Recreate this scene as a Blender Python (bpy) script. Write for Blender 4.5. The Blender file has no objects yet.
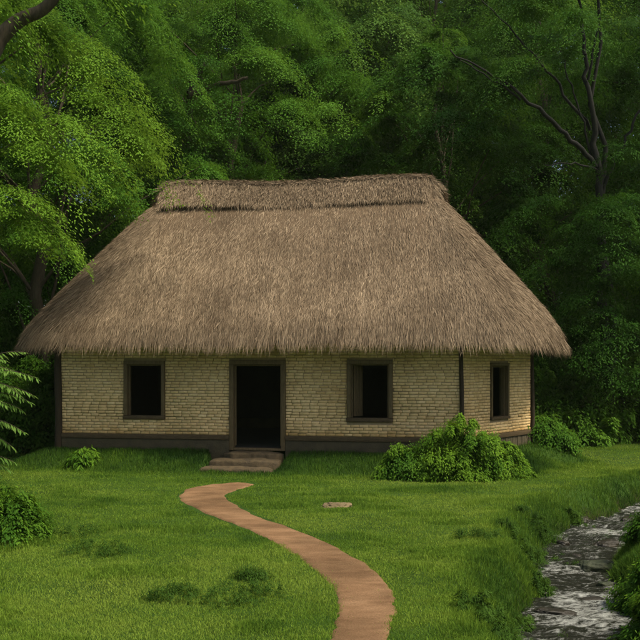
import bpy, math, random
import numpy as np
from mathutils import Vector
R = math.radians
rng = np.random.default_rng(7)
random.seed(7)
scene = bpy.context.scene
C = scene.collection

# ------------------------------------------------------------------ camera, sky, sun, exposure
cam_d = bpy.data.cameras.new('camera')
cam = bpy.data.objects.new('camera', cam_d); C.objects.link(cam)
EYE = 1.9
cam.location = (0, 0, EYE); cam.rotation_euler = (R(90), 0, 0)
cam_d.sensor_width = 36; cam_d.lens = 36 * 900 / 640
cam_d.shift_y = 45 / 640
cam_d.clip_end = 2000
scene.camera = cam

SUN_EL, SUN_AZ = 58, 118            # azimuth clockwise from +Y (north)
world = bpy.data.worlds.new('World'); scene.world = world; world.use_nodes = True
nt = world.node_tree; nt.nodes.clear()
sky = nt.nodes.new('ShaderNodeTexSky'); sky.sky_type = 'NISHITA'; sky.sun_disc = False
sky.sun_elevation = R(SUN_EL); sky.sun_rotation = R(SUN_AZ)
sky.dust_density = 4.0; sky.air_density = 1.0; sky.ozone_density = 0.6
bg = nt.nodes.new('ShaderNodeBackground'); bg.inputs[1].default_value = 0.085
wo = nt.nodes.new('ShaderNodeOutputWorld')
nt.links.new(sky.outputs[0], bg.inputs[0]); nt.links.new(bg.outputs[0], wo.inputs[0])
sd = bpy.data.lights.new('sun', 'SUN'); sd.energy = 3.2; sd.angle = R(12); sd.color = (1.0, 0.90, 0.70)
sun = bpy.data.objects.new('sun', sd); C.objects.link(sun)
v = Vector((math.sin(R(SUN_AZ)) * math.cos(R(SUN_EL)), math.cos(R(SUN_AZ)) * math.cos(R(SUN_EL)), math.sin(R(SUN_EL))))
sun.rotation_euler = v.to_track_quat('Z', 'Y').to_euler(); sun.location = v * 60
scene.view_settings.view_transform = 'Standard'; scene.view_settings.look = 'None'
scene.view_settings.exposure = 0.85; scene.view_settings.gamma = 1
scene.view_settings.use_curve_mapping = False
scene.cycles.use_denoising = True; scene.cycles.use_adaptive_sampling = True; scene.cycles.adaptive_threshold = 0.025
scene.cycles.max_bounces = 6; scene.cycles.diffuse_bounces = 3; scene.cycles.transmission_bounces = 4
scene.cycles.transparent_max_bounces = 6

# ------------------------------------------------------------------ helpers
def tag(o, label=None, cat=None, group=None, kind=None):
    if label: o['label'] = label
    if cat: o['category'] = cat
    if group: o['group'] = group
    if kind: o['kind'] = kind
    return o

def empty(name, loc=(0, 0, 0)):
    o = bpy.data.objects.new(name, None); C.objects.link(o); o.location = loc
    o.empty_display_size = 0.2
    return o

def link_mesh(name, me, mat, parent=None):
    o = bpy.data.objects.new(name, me); C.objects.link(o)
    if mat and not me.materials: me.materials.append(mat)
    if parent:
        o.parent = parent
        o.location = -Vector(parent.location)   # geometry is written in world coordinates
    return o

def rebase(o, loc):
    """put a top-level mesh object's origin at loc"""
    me = o.data; n = len(me.vertices)
    co = np.empty(n * 3, np.float32); me.vertices.foreach_get('co', co)
    co = co.reshape(-1, 3) - np.array(loc, np.float32)
    me.vertices.foreach_set('co', co.ravel()); o.location = loc; me.update()
    return o

def np_mesh(name, V, F, tint=None, smooth=False):
    """V (n,3), F (m,k) same-size polygons, or a list of such arrays"""
    me = bpy.data.meshes.new(name)
    if not isinstance(F, list): F = [F]
    F = [f for f in F if len(f)]
    V = np.asarray(V, np.float32)
    me.vertices.add(len(V)); me.vertices.foreach_set('co', V.ravel())
    nl = sum(f.size for f in F); nf = sum(len(f) for f in F)
    me.loops.add(nl); me.polygons.add(nf)
    me.loops.foreach_set('vertex_index', np.concatenate([f.ravel() for f in F]).astype(np.int32))
    tot = np.concatenate([np.full(len(f), f.shape[1]) for f in F])
    st = np.concatenate([[0], np.cumsum(tot)[:-1]]).astype(np.int32)
    me.polygons.foreach_set('loop_start', st)
    me.update(calc_edges=True)
    if tint is not None:
        a = me.attributes.new('tint', 'FLOAT', 'FACE'); a.data.foreach_set('value', np.asarray(tint, np.float32))
    if smooth:
        me.polygons.foreach_set('use_smooth', np.ones(nf, bool))
    me.validate()
    return me

class MB:
    """collects boxes, tubes and prisms for one mesh"""
    def __init__(s): s.v = []; s.f4 = []; s.n = 0; s.t = []
    def add(s, V, F, t=0.5):
        V = np.asarray(V, float); F = np.asarray(F, int)
        s.v.append(V); s.f4.append(F + s.n); s.n += len(V); s.t += [t] * len(F)
    def hexa(s, P, t=0.5):
        s.add(P, [(0, 3, 2, 1), (4, 5, 6, 7), (0, 1, 5, 4), (1, 2, 6, 5), (2, 3, 7, 6), (3, 0, 4, 7)], t)
    def box(s, O, ax, ay, az, t=0.5):
        O, ax, ay, az = (np.asarray(q, float) for q in (O, ax, ay, az))
        s.hexa([O, O + ax, O + ax + ay, O + ay, O + az, O + ax + az, O + ax + ay + az, O + ay + az], t)
    def tube(s, P, rad, n=8, t=0.5):
        P = np.asarray(P, float); rad = np.asarray(rad, float) * np.ones(len(P))
        T = np.gradient(P, axis=0); T /= np.linalg.norm(T, axis=1)[:, None] + 1e-9
        ref = np.array([0.31, 0.2, 0.93]) if abs(T[0, 2]) < 0.9 else np.array([1.0, 0.1, 0])
        A = np.cross(T, ref); A /= np.linalg.norm(A, axis=1)[:, None] + 1e-9
        B = np.cross(T, A)
        th = np.linspace(0, 2 * np.pi, n, endpoint=False)
        V = P[:, None] + rad[:, None, None] * (np.cos(th)[None, :, None] * A[:, None] + np.sin(th)[None, :, None] * B[:, None])
        V = V.reshape(-1, 3); F = []
        for i in range(len(P) - 1):
            for j in range(n):
                k = (j + 1) % n
                F.append((i * n + j, i * n + k, (i + 1) * n + k, (i + 1) * n + j))
        s.add(V, F, t)
    def mesh(s, name, smooth=False):
        return np_mesh(name, np.concatenate(s.v), np.concatenate(s.f4), s.t, smooth)
    def build(s, name, mat, parent=None, smooth=False, bevel=0):
        o = link_mesh(name, s.mesh(name, smooth), mat, parent)
        if bevel:
            m = o.modifiers.new('bevel', 'BEVEL'); m.width = bevel; m.segments = 2; m.limit_method = 'ANGLE'
        return o

def _hash(ix, iy, iz, seed):
    h = (ix * 374761393 + iy * 668265263 + iz * 2147483647 + seed * 1274126177) & 0xFFFFFFFF
    h = ((h ^ (h >> 13)) * 1274126177) & 0xFFFFFFFF
    h = ((h ^ (h >> 16)) * 2246822519) & 0xFFFFFFFF
    return ((h ^ (h >> 15)) & 0xFFFFFF) / float(0xFFFFFF)
def noise(x, y, z=0.0, seed=0):
    x, y, z = np.broadcast_arrays(np.asarray(x, float), np.asarray(y, float), np.asarray(z, float))
    ix, iy, iz = (np.floor(a).astype(np.int64) for a in (x, y, z))
    fx, fy, fz = x - ix, y - iy, z - iz
    fx, fy, fz = (f * f * (3 - 2 * f) for f in (fx, fy, fz))
    r = 0
    for dx in (0, 1):
        for dy in (0, 1):
            for dz in (0, 1):
                w = (fx if dx else 1 - fx) * (fy if dy else 1 - fy) * (fz if dz else 1 - fz)
                r = r + w * _hash(ix + dx, iy + dy, iz + dz, seed)
    return r
def fbm(x, y, z=0.0, seed=0, o=4):
    r = 0; a = 0.5
    for k in range(o):
        r = r + a * noise(np.asarray(x) * 2 ** k, np.asarray(y) * 2 ** k, np.asarray(z) * 2 ** k, seed + k); a /= 2
    return r / (1 - 0.5 ** o)
def sstep(a, b, x):
    t = np.clip((x - a) / (b - a), 0, 1); return t * t * (3 - 2 * t)

# ------------------------------------------------------------------ materials
def lin(c): return tuple(c) + (1,)
def new_mat(name):
    m = bpy.data.materials.new(name); m.use_nodes = True
    n = m.node_tree.nodes; b = n['Principled BSDF']; return m, n, m.node_tree.links, b
def ramp(n, stops):
    r = n.new('ShaderNodeValToRGB'); e = r.color_ramp.elements
    e[0].position = stops[0][0]; e[0].color = lin(stops[0][1])
    e[1].position = stops[-1][0]; e[1].color = lin(stops[-1][1])
    for p, c in stops[1:-1]:
        q = e.new(p); q.color = lin(c)
    return r
def tex_noise(n, l, scale, detail=4, rough=0.6, vec=None, dist=0):
    t = n.new('ShaderNodeTexNoise'); t.inputs['Scale'].default_value = scale
    t.inputs['Detail'].default_value = detail; t.inputs['Roughness'].default_value = rough
    t.inputs['Distortion'].default_value = dist
    if vec: l.new(vec, t.inputs['Vector'])
    return t
def bump(n, l, h, b, strength=0.5, dist=0.02):
    u = n.new('ShaderNodeBump'); u.inputs['Strength'].default_value = strength; u.inputs['Distance'].default_value = dist
    l.new(h, u.inputs['Height']); l.new(u.outputs[0], b.inputs['Normal']); return u
def mapping(n, l, scale, rot=(0, 0, 0)):
    tc = n.new('ShaderNodeTexCoord'); mp = n.new('ShaderNodeMapping')
    mp.inputs['Scale'].default_value = scale; mp.inputs['Rotation'].default_value = rot
    l.new(tc.outputs['Object'], mp.inputs['Vector']); return mp.outputs[0]

def leaf_mat(name, stops, trans=0.38, rough=0.65, spec=0.06):
    m, n, l, b = new_mat(name)
    at = n.new('ShaderNodeAttribute'); at.attribute_name = 'tint'
    r = ramp(n, stops); l.new(at.outputs['Fac'], r.inputs[0])
    l.new(r.outputs[0], b.inputs['Base Color']); b.inputs['Roughness'].default_value = rough
    b.inputs['Specular IOR Level'].default_value = spec
    tr = n.new('ShaderNodeBsdfTranslucent')
    hs = n.new('ShaderNodeHueSaturation'); hs.inputs['Hue'].default_value = 0.485; hs.inputs['Value'].default_value = 1.2
    l.new(r.outputs[0], hs.inputs['Color']); l.new(hs.outputs[0], tr.inputs[0])
    mx = n.new('ShaderNodeMixShader'); mx.inputs[0].default_value = trans
    l.new(b.outputs[0], mx.inputs[1]); l.new(tr.outputs[0], mx.inputs[2])
    l.new(mx.outputs[0], n['Material Output'].inputs[0])
    return m
G = {
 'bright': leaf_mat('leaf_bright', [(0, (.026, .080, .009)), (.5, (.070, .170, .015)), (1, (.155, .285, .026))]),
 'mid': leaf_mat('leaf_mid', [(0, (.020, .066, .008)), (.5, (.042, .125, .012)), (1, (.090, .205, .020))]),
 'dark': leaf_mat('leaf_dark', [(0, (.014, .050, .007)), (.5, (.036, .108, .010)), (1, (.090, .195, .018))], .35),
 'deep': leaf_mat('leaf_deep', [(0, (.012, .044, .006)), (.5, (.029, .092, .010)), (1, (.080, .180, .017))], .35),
 'pale': leaf_mat('leaf_pale', [(0, (.030, .080, .014)), (.5, (.065, .150, .022)), (1, (.12, .22, .035))]),  # mist over the farther trees put into the leaf colour
 'bush': leaf_mat('leaf_bush', [(0, (.014, .046, .006)), (.5, (.042, .115, .010)), (1, (.14, .26, .020))]),
 'frond': leaf_mat('leaf_frond', [(0, (.05, .11, .02)), (.5, (.10, .20, .035)), (1, (.18, .30, .06))]),
 'weed': leaf_mat('leaf_weed', [(0, (.018, .045, .008)), (.5, (.034, .080, .010)), (1, (.07, .14, .018))]),
}
grass_m = leaf_mat('grass_blades', [(0, (.016, .048, .008)), (.3, (.052, .118, .014)), (.65, (.135, .232, .024)), (1, (.22, .31, .045))], .38, .7, .05)

def bark_mat(name, c1, c2):
    m, n, l, b = new_mat(name)
    v_ = mapping(n, l, (6, 6, 1.2)); t = tex_noise(n, l, 4, 8, .7, v_)
    r = ramp(n, [(.3, c1), (.7, c2)]); l.new(t.outputs[0], r.inputs[0]); l.new(r.outputs[0], b.inputs['Base Color'])
    b.inputs['Roughness'].default_value = .9; bump(n, l, t.outputs[0], b, .8, .03); return m
bark = bark_mat('bark', (.030, .022, .012), (.085, .062, .036))
bark_dark = bark_mat('bark_dark', (.003, .003, .002), (.009, .008, .005))

def soil_mat():
    m, n, l, b = new_mat('grassy_ground')
    v_ = mapping(n, l, (1, 1, 1))
    t1 = tex_noise(n, l, 1.3, 6, .6, v_); t2 = tex_noise(n, l, 40, 5, .7, v_)
    r1 = ramp(n, [(.3, (.018, .042, .007)), (.55, (.036, .080, .010)), (.75, (.050, .085, .014))])
    r2 = ramp(n, [(.3, (.4, .4, .4)), (.7, (1.2, 1.2, 1.2))])
    l.new(t1.outputs[0], r1.inputs[0]); l.new(t2.outputs[0], r2.inputs[0])
    mx = n.new('ShaderNodeMix'); mx.data_type = 'RGBA'; mx.blend_type = 'MULTIPLY'; mx.inputs[0].default_value = .8
    l.new(r1.outputs[0], mx.inputs[6]); l.new(r2.outputs[0], mx.inputs[7])
    # bare wet earth low in the stream bed
    at = n.new('ShaderNodeAttribute'); at.attribute_name = 'bare'
    mud = ramp(n, [(.3, (.008, .006, .003)), (.7, (.028, .020, .010))]); l.new(t2.outputs[0], mud.inputs[0])
    m2 = n.new('ShaderNodeMix'); m2.data_type = 'RGBA'
    l.new(at.outputs['Fac'], m2.inputs[0]); l.new(mx.outputs[2], m2.inputs[6]); l.new(mud.outputs[0], m2.inputs[7])
    l.new(m2.outputs[2], b.inputs['Base Color']); b.inputs['Roughness'].default_value = .95
    b.inputs['Specular IOR Level'].default_value = .1
    bump(n, l, t2.outputs[0], b, .7, .03); return m
soil = soil_mat()

def path_mat():
    m, n, l, b = new_mat('red_earth')
    v_ = mapping(n, l, (1.2, 3.2, 1), (0, 0, .06))
    t1 = tex_noise(n, l, 1.6, 6, .65, v_, .4); v2 = mapping(n, l, (1, 1, 1)); t2 = tex_noise(n, l, 60, 6, .75, v2)
    t3 = tex_noise(n, l, 1.1, 3, .5, v2)
    r1 = ramp(n, [(.2, (.15, .090, .046)), (.5, (.25, .155, .085)), (.8, (.36, .235, .135))]); l.new(t1.outputs[0], r1.inputs[0])
    r2 = ramp(n, [(.3, (.6, .55, .5)), (.65, (1.15, 1.1, 1.1))]); l.new(t2.outputs[0], r2.inputs[0])
    mx = n.new('ShaderNodeMix'); mx.data_type = 'RGBA'; mx.blend_type = 'MULTIPLY'; mx.inputs[0].default_value = .8
    l.new(r1.outputs[0], mx.inputs[6]); l.new(r2.outputs[0], mx.inputs[7])
    l.new(mx.outputs[2], b.inputs['Base Color']); b.inputs['Roughness'].default_value = .95
    b.inputs['Specular IOR Level'].default_value = .1
    r4 = ramp(n, [(.35, (.55, .55, .50)), (.6, (1.1, 1.08, 1.05))]); l.new(t3.outputs[0], r4.inputs[0])
    vo = n.new('ShaderNodeTexVoronoi'); vo.inputs['Scale'].default_value = 26; l.new(v2, vo.inputs['Vector'])
    r5 = ramp(n, [(.10, (1.45, 1.4, 1.35)), (.22, (1, 1, 1))]); l.new(vo.outputs['Distance'], r5.inputs[0])
    x = mx.outputs[2]
    for q in (r4, r5):
        my = n.new('ShaderNodeMix'); my.data_type = 'RGBA'; my.blend_type = 'MULTIPLY'; my.inputs[0].default_value = .75
        l.new(x, my.inputs[6]); l.new(q.outputs[0], my.inputs[7]); x = my.outputs[2]
    l.new(x, b.inputs['Base Color'])
    ad = n.new('ShaderNodeMath'); ad.operation = 'ADD'; l.new(t1.outputs[0], ad.inputs[0]); l.new(t2.outputs[0], ad.inputs[1])
    bump(n, l, ad.outputs[0], b, .9, .03); return m

def stone_mat(name, c1, c2, sc=6, rough=.85):
    m, n, l, b = new_mat(name)
    v_ = mapping(n, l, (1, 1, 1)); t = tex_noise(n, l, sc, 8, .65, v_, .3); t2 = tex_noise(n, l, sc * 7, 5, .7, v_)
    r = ramp(n, [(.3, c1), (.7, c2)]); l.new(t.outputs[0], r.inputs[0]); l.new(r.outputs[0], b.inputs['Base Color'])
    b.inputs['Roughness'].default_value = rough
    ad = n.new('ShaderNodeMath'); ad.operation = 'ADD'; l.new(t.outputs[0], ad.inputs[0]); l.new(t2.outputs[0], ad.inputs[1])
    bump(n, l, ad.outputs[0], b, .7, .025); return m
step_m = stone_mat('step_stone', (.024, .016, .006), (.085, .058, .024))
rock_wet = stone_mat('wet_rock', (.008, .007, .004), (.030, .024, .015), 5, .35)
rock_moss = stone_mat('mossy_rock', (.008, .016, .004), (.035, .042, .014), 4, .7)
rock_tan = stone_mat('tan_rock', (.07, .05, .022), (.21, .155, .075), 6)

def wood_mat(name, c1, c2, sc=(8, 8, 1.2)):
    m, n, l, b = new_mat(name)
    v_ = mapping(n, l, sc); t = tex_noise(n, l, 5, 8, .65, v_, .6)
    r = ramp(n, [(.3, c1), (.7, c2)]); l.new(t.outputs[0], r.inputs[0]); l.new(r.outputs[0], b.inputs['Base Color'])
    b.inputs['Roughness'].default_value = .8; b.inputs['Specular IOR Level'].default_value = .2
    bump(n, l, t.outputs[0], b, .5, .01); return m
wood = wood_mat('aged_wood', (.075, .052, .025), (.17, .12, .060))
wood_h = wood_mat('aged_wood_beam', (.045, .030, .015), (.11, .076, .040), (1.2, 8, 8))
wood_dark = wood_mat('dark_wood', (.020, .014, .009), (.055, .038, .022))
plinth_m = stone_mat('mud_plinth', (.034, .027, .011), (.070, .054, .024), 4)
dark_in = stone_mat('darkened_mud', (.010, .009, .008), (.025, .022, .018), 4)  # mud darkened so the rooms look unlit; their shade is in the colour
mortar_m = stone_mat('mortar', (.34, .24, .12), (.46, .335, .17), 9)

def brick_mat():
    m, n, l, b = new_mat('cream_brick')
    at = n.new('ShaderNodeAttribute'); at.attribute_name = 'tint'
    r = ramp(n, [(0, (.56, .37, .16)), (.5, (.74, .525, .26)), (1, (.80, .61, .34))]); l.new(at.outputs['Fac'], r.inputs[0])
    v_ = mapping(n, l, (1, 1, 1)); t = tex_noise(n, l, 14, 8, .7, v_); t2 = tex_noise(n, l, .9, 4, .6, v_)
    r2 = ramp(n, [(.3, (.78, .76, .72)), (.65, (1.1, 1.1, 1.1))]); l.new(t.outputs[0], r2.inputs[0])
    r3 = ramp(n, [(.3, (.72, .70, .62)), (.6, (1.05, 1.05, 1.05))]); l.new(t2.outputs[0], r3.inputs[0])
    x = r.outputs[0]
    sp = n.new('ShaderNodeSeparateXYZ'); l.new(v_, sp.inputs[0]); t5 = tex_noise(n, l, 2.2, 5, .7, v_)
    sa = n.new('ShaderNodeMath'); sa.operation = 'MULTIPLY_ADD'; sa.inputs[1].default_value = -.5; l.new(t5.outputs[0], sa.inputs[0]); l.new(sp.outputs[2], sa.inputs[2])
    r6 = ramp(n, [(.06, (.74, .68, .56)), (.22, (1, 1, 1))]); l.new(sa.outputs[0], r6.inputs[0])
    for q in (r2, r3, r6):
        mx = n.new('ShaderNodeMix'); mx.data_type = 'RGBA'; mx.blend_type = 'MULTIPLY'; mx.inputs[0].default_value = 1
        l.new(x, mx.inputs[6]); l.new(q.outputs[0], mx.inputs[7]); x = mx.outputs[2]
    l.new(x, b.inputs['Base Color']); b.inputs['Roughness'].default_value = .92; b.inputs['Specular IOR Level'].default_value = .15
    bump(n, l, t.outputs[0], b, .8, .012); return m
brick_m = brick_mat()

def thatch_mat():
    m, n, l, b = new_mat('thatch')
    at = n.new('ShaderNodeAttribute'); at.attribute_name = 'tint'
    r = ramp(n, [(0, (.085, .055, .030)), (.35, (.150, .108, .067)), (.7, (.238, .178, .115)), (1, (.39, .30, .20))])
    l.new(at.outputs['Fac'], r.inputs[0])
    v_ = mapping(n, l, (1, 1, 1)); t2 = tex_noise(n, l, .7, 5, .6, v_)
    r3 = ramp(n, [(.32, (.76, .75, .74)), (.62, (1.08, 1.08, 1.08))]); l.new(t2.outputs[0], r3.inputs[0])
    mx = n.new('ShaderNodeMix'); mx.data_type = 'RGBA'; mx.blend_type = 'MULTIPLY'; mx.inputs[0].default_value = 1
    l.new(r.outputs[0], mx.inputs[6]); l.new(r3.outputs[0], mx.inputs[7])
    l.new(mx.outputs[2], b.inputs['Base Color']); b.inputs['Roughness'].default_value = .8
    b.inputs['Specular IOR Level'].default_value = .2
    return m
thatch = thatch_mat()

def water_mat():
    m, n, l, b = new_mat('stream_water')
    v_ = mapping(n, l, (1.0, 2.6, 1), (0, 0, R(8)))
    t = tex_noise(n, l, 5.5, 6, .62, v_, .8); t2 = tex_noise(n, l, 22, 5, .7, v_, 1.2)
    ad = n.new('ShaderNodeMath'); ad.operation = 'MULTIPLY_ADD'; ad.inputs[1].default_value = .55
    l.new(t2.outputs[0], ad.inputs[0]); l.new(t.outputs[0], ad.inputs[2])
    at = n.new('ShaderNodeAttribute'); at.attribute_name = 'tint'
    a2 = n.new('ShaderNodeMath'); a2.operation = 'MULTIPLY_ADD'; a2.inputs[1].default_value = .17
    l.new(at.outputs['Fac'], a2.inputs[0]); l.new(ad.outputs[0], a2.inputs[2])
    r = ramp(n, [(.98, (0, 0, 0)), (1.0, (0, 0, 0))]); 
    mr = n.new('ShaderNodeMapRange'); mr.inputs[1].default_value = .82; mr.inputs[2].default_value = 1.10
    l.new(a2.outputs[0], mr.inputs[0])
    mx = n.new('ShaderNodeMix'); mx.data_type = 'RGBA'
    l.new(mr.outputs[0], mx.inputs[0]); mx.inputs[6].default_value = (.024, .026, .018, 1); mx.inputs[7].default_value = (.58, .60, .56, 1)  # pale streaks: foam, with sky glints on ripples painted into the colour
    l.new(mx.outputs[2], b.inputs['Base Color'])
    m3 = n.new('ShaderNodeMapRange'); m3.inputs[3].default_value = .10; m3.inputs[4].default_value = .6
    l.new(mr.outputs[0], m3.inputs[0]); l.new(m3.outputs[0], b.inputs['Roughness'])
    b.inputs['IOR'].default_value = 1.33
    bump(n, l, ad.outputs[0], b, 1.0, .09)
    return m

# ------------------------------------------------------------------ terrain
A = np.array([-6.07, 21.0]); B = np.array([3.05, 19.5]); Cc = np.array([5.2, 22.2])
D = np.array([4.95, 25.2]); E = np.array([3.3, 26.6]); Fp = np.array([-5.1, 27.4])
HOUSE = [A, B, Cc, D, E, Fp]
def poly_dist(x, y, P):
    """signed distance to polygon, negative inside"""
    d = np.full(np.shape(x), 1e9); ins = np.zeros(np.shape(x), bool)
    for i in range(len(P)):
        p, q = P[i], P[(i + 1) % len(P)]; e = q - p
        t = np.clip(((x - p[0]) * e[0] + (y - p[1]) * e[1]) / (e @ e), 0, 1)
        d = np.minimum(d, np.hypot(x - p[0] - t * e[0], y - p[1] - t * e[1]))
        c = ((p[1] > y) != (q[1] > y)) & (x < (q[0] - p[0]) * (y - p[1]) / (q[1] - p[1] + 1e-12) + p[0])
        ins ^= c
    return np.where(ins, -d, d)
def catmull(P, k):
    P = np.asarray(P, float); Q = np.vstack([2 * P[0] - P[1], P, 2 * P[-1] - P[-2]]); out = []
    for i in range(1, len(Q) - 2):
        for t in np.linspace(0, 1, k, endpoint=False):
            a, b, c, d = Q[i - 1], Q[i], Q[i + 1], Q[i + 2]
            out.append(.5 * (2 * b + (c - a) * t + (2 * a - 5 * b + 4 * c - d) * t * t + (3 * b - a - 3 * c + d) * t ** 3))
    out.append(P[-1]); return np.array(out)
STEP_U = (3.74, 5.32)
WZ = -0.90
STREAM = catmull([(6, -30, .5), (4.2, -5, .5), (3.3, 2, .45), (2.65, 6, .50), (2.5, 8, .50), (2.62, 9.4, .46), (3.22, 10.8, .44), (3.38, 12.0, .38),
                  (3.9, 13.4, .48), (4.95, 15.2, .60), (6.4, 17.1, .48), (8.1, 19.0, .45), (10.5, 20.8, .6), (15, 22.5, .6), (24, 25, .6), (45, 30, .6)], 10)
def stream_d(x, y):
    d = np.full(np.shape(x), 1e9)
    for i in range(len(STREAM) - 1):
        p, q = STREAM[i, :2], STREAM[i + 1, :2]; e = q - p
        t = np.clip(((x - p[0]) * e[0] + (y - p[1]) * e[1]) / (e @ e), 0, 1)
        w = STREAM[i, 2] * (1 - t) + STREAM[i + 1, 2] * t
        d = np.minimum(d, np.hypot(x - p[0] - t * e[0], y - p[1] - t * e[1]) - w)
    return d + .26 * (fbm(x * 1.6, y * 1.6, 0, 31, 3) - .5)
# path edges, metres on the lawn, found from where they cross the photograph
def px(p, z=-0.42):
    Y = (EYE - z) * 900 / (p[1] - 365); return ((p[0] - 320) / 900 * Y, Y)
PL = [px(p) for p in [(329, 640), (337, 622), (339, 605), (327, 580), (290, 550), (245, 528), (202, 511), (180, 497), (199, 487), (238, 483)]]
PR = [px(p) for p in [(383, 640), (391, 620), (393, 602), (379, 577), (341, 549), (292, 530), (250, 514), (226, 500), (229, 493), (254, 485)]]
PL = [(-.9, 3.5), (-.3, 5.8)] + PL; PR = [(-.3, 3.5), (.25, 5.8)] + PR
PLc, PRc = catmull(PL, 12), catmull(PR, 12)
PC = (PLc + PRc) / 2; PW = np.linalg.norm(PLc - PRc, axis=1) / 2
def path_d(x, y):
    x = np.asarray(x, float); d = np.full(x.shape, 1e9)
    for i in range(len(PC)):
        d = np.minimum(d, np.hypot(x - PC[i, 0], y - PC[i, 1]) - PW[i])
    return d
def H(x, y):
    x = np.asarray(x, float); y = np.asarray(y, float)
    z = -0.42 + .10 * (fbm(x * .35, y * .35, 0, 3, 3) - .5) * sstep(2, 5, np.abs(x + 1) + np.abs(y - 18) * .4)
    z = z + .05 * (fbm(x * 1.5, y * 1.5, 0, 5, 3) - .5) * sstep(.1, .8, path_d(x, y)) if np.size(x) < 2e6 else z
    r = np.hypot(x, y - 15)
    z = z + .075 * np.maximum(0, y - 31) + .05 * np.maximum(0, np.abs(x) - 14)
    z = np.minimum(z, 12)
    hd = poly_dist(x, y, HOUSE)
    z = z + (-.06 - z) * (1 - sstep(.1, 1.4, hd + .25 * (fbm(x, y, 0, 9, 2) - .5)))
    su = ((x - A[0]) * 9.12 - (y - A[1]) * 1.5) / 9.243; sn_ = -((x - A[0]) * 1.5 + (y - A[1]) * 9.12) / 9.243
    zone = sstep(STEP_U[0] - .12, STEP_U[0], su) * (1 - sstep(STEP_U[1] - .10, STEP_U[1] + .25, su)) * sstep(-.3, 0, sn_) * (1 - sstep(1.2, 1.7, sn_))
    z = z + (-.42 - z) * zone
    sdist = stream_d(x, y)
    bank = sstep(-.05, .75, sdist) ** .6
    lump = .10 * (fbm(x * 3, y * 3, 0, 12, 3) - .35) * (1 - sstep(.5, 1.6, sdist)) * sstep(.1, .4, sdist)
    bed = WZ - .22
    z = bed + (z - bed) * bank + lump
    return z
def H1(x, y): return float(H(np.array([float(x)]), np.array([float(y)]))[0])

def axis(lo, hi, fine, out):
    a = list(np.arange(lo, hi, fine)); s = fine
    while a[-1] < out: s *= 1.22; a.append(a[-1] + s)
    s = fine; b = []
    q = lo
    while q > -out: s *= 1.22; q -= s; b.append(q)
    return np.array(b[::-1] + a)
xs, ys = axis(-9, 10, .075, 320), axis(5, 26, .075, 420)
X, Y = np.meshgrid(xs, ys); Z = H(X, Y)
nx, ny = len(xs), len(ys)
idx = np.arange(nx * ny).reshape(ny, nx)
Fq = np.stack([idx[:-1, :-1], idx[:-1, 1:], idx[1:, 1:], idx[1:, :-1]], -1).reshape(-1, 4)
me = np_mesh('ground', np.stack([X, Y, Z], -1).reshape(-1, 3), Fq, smooth=True)
bare = (1 - sstep(.05, .38, stream_d(X, Y) + .3 * (fbm(X * 2.5, Y * 2.5, 0, 44, 3) - .5))).ravel()
at = me.attributes.new('bare', 'FLOAT', 'POINT'); at.data.foreach_set('value', bare.astype(np.float32))
ground = link_mesh('ground', me, soil); tag(ground, kind='structure')

# water
S = STREAM; n_s = len(S)
T = np.gradient(S[:, :2], axis=0); T /= np.linalg.norm(T, axis=1)[:, None]; Nn = np.stack([-T[:, 1], T[:, 0]], 1)
dense = catmull(S, 6); dens = dense[(dense[:, 1] > 1) & (dense[:, 1] < 28)]
T = np.gradient(dens[:, :2], axis=0); T /= np.linalg.norm(T, axis=1)[:, None]; Nn = np.stack([-T[:, 1], T[:, 0]], 1)
ac = np.linspace(-1, 1, 36)
W2 = dens[:, 2] + .42
P2 = dens[:, None, :2] + Nn[:, None] * (ac[None, :, None] * W2[:, None, None])
wx, wy = P2[..., 0], P2[..., 1]
along = np.cumsum(np.r_[0, np.linalg.norm(np.diff(dens[:, :2], axis=0), axis=1)])[:, None] * np.ones_like(wx)
acr = ac[None] * W2[:, None]
rif = fbm(along * 5, acr * 2.2, 0, 61, 4)
wz = WZ + .12 * (rif - .5) + .05 * (fbm(along * 12, acr * 6, 0, 62, 3) - .5)
i2 = np.arange(wx.size).reshape(wx.shape)
Fw = np.stack([i2[:-1, :-1], i2[:-1, 1:], i2[1:, 1:], i2[1:, :-1]], -1).reshape(-1, 4)
tw = sstep(.42, .72, fbm(along * 1.1, acr * .8, 0, 63, 3))
me = np_mesh('stream', np.stack([wx, wy, wz], -1).reshape(-1, 3), Fw, tw[:-1, :-1].ravel(), smooth=True)
tag(link_mesh('stream', me, water_mat()), kind='structure')

# path
k = np.linspace(0, 1, 25); jit = .16 * (fbm(np.arange(len(PLc)) * .6, 0, 0, 71, 3) - .5)
wob = .20 * (fbm(np.arange(len(PLc)) * .35, 0, 0, 72, 3) - .5)
L2 = PLc + (PRc - PLc) * (-.07 + jit)[:, None]; R2 = PLc + (PRc - PLc) * (1.07 + wob)[:, None]
PP = L2[:, None] + (R2 - L2)[:, None] * k[None, :, None]
pz = H(PP[..., 0], PP[..., 1]) - .016 + .034 * np.minimum(1, 14 * k * (1 - k))[None] + .018 * (fbm(PP[..., 0] * 3, PP[..., 1] * 9, 0, 73, 3) - .45) * np.minimum(1, 6 * k * (1 - k))[None]
i3 = np.arange(pz.size).reshape(pz.shape)
Fq = np.stack([i3[:-1, :-1], i3[:-1, 1:], i3[1:, 1:], i3[1:, :-1]], -1).reshape(-1, 4)
me = np_mesh('path', np.concatenate([PP, pz[..., None]], -1).reshape(-1, 3), Fq, smooth=True)
tag(link_mesh('path', me, path_mat()), kind='structure')

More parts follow.
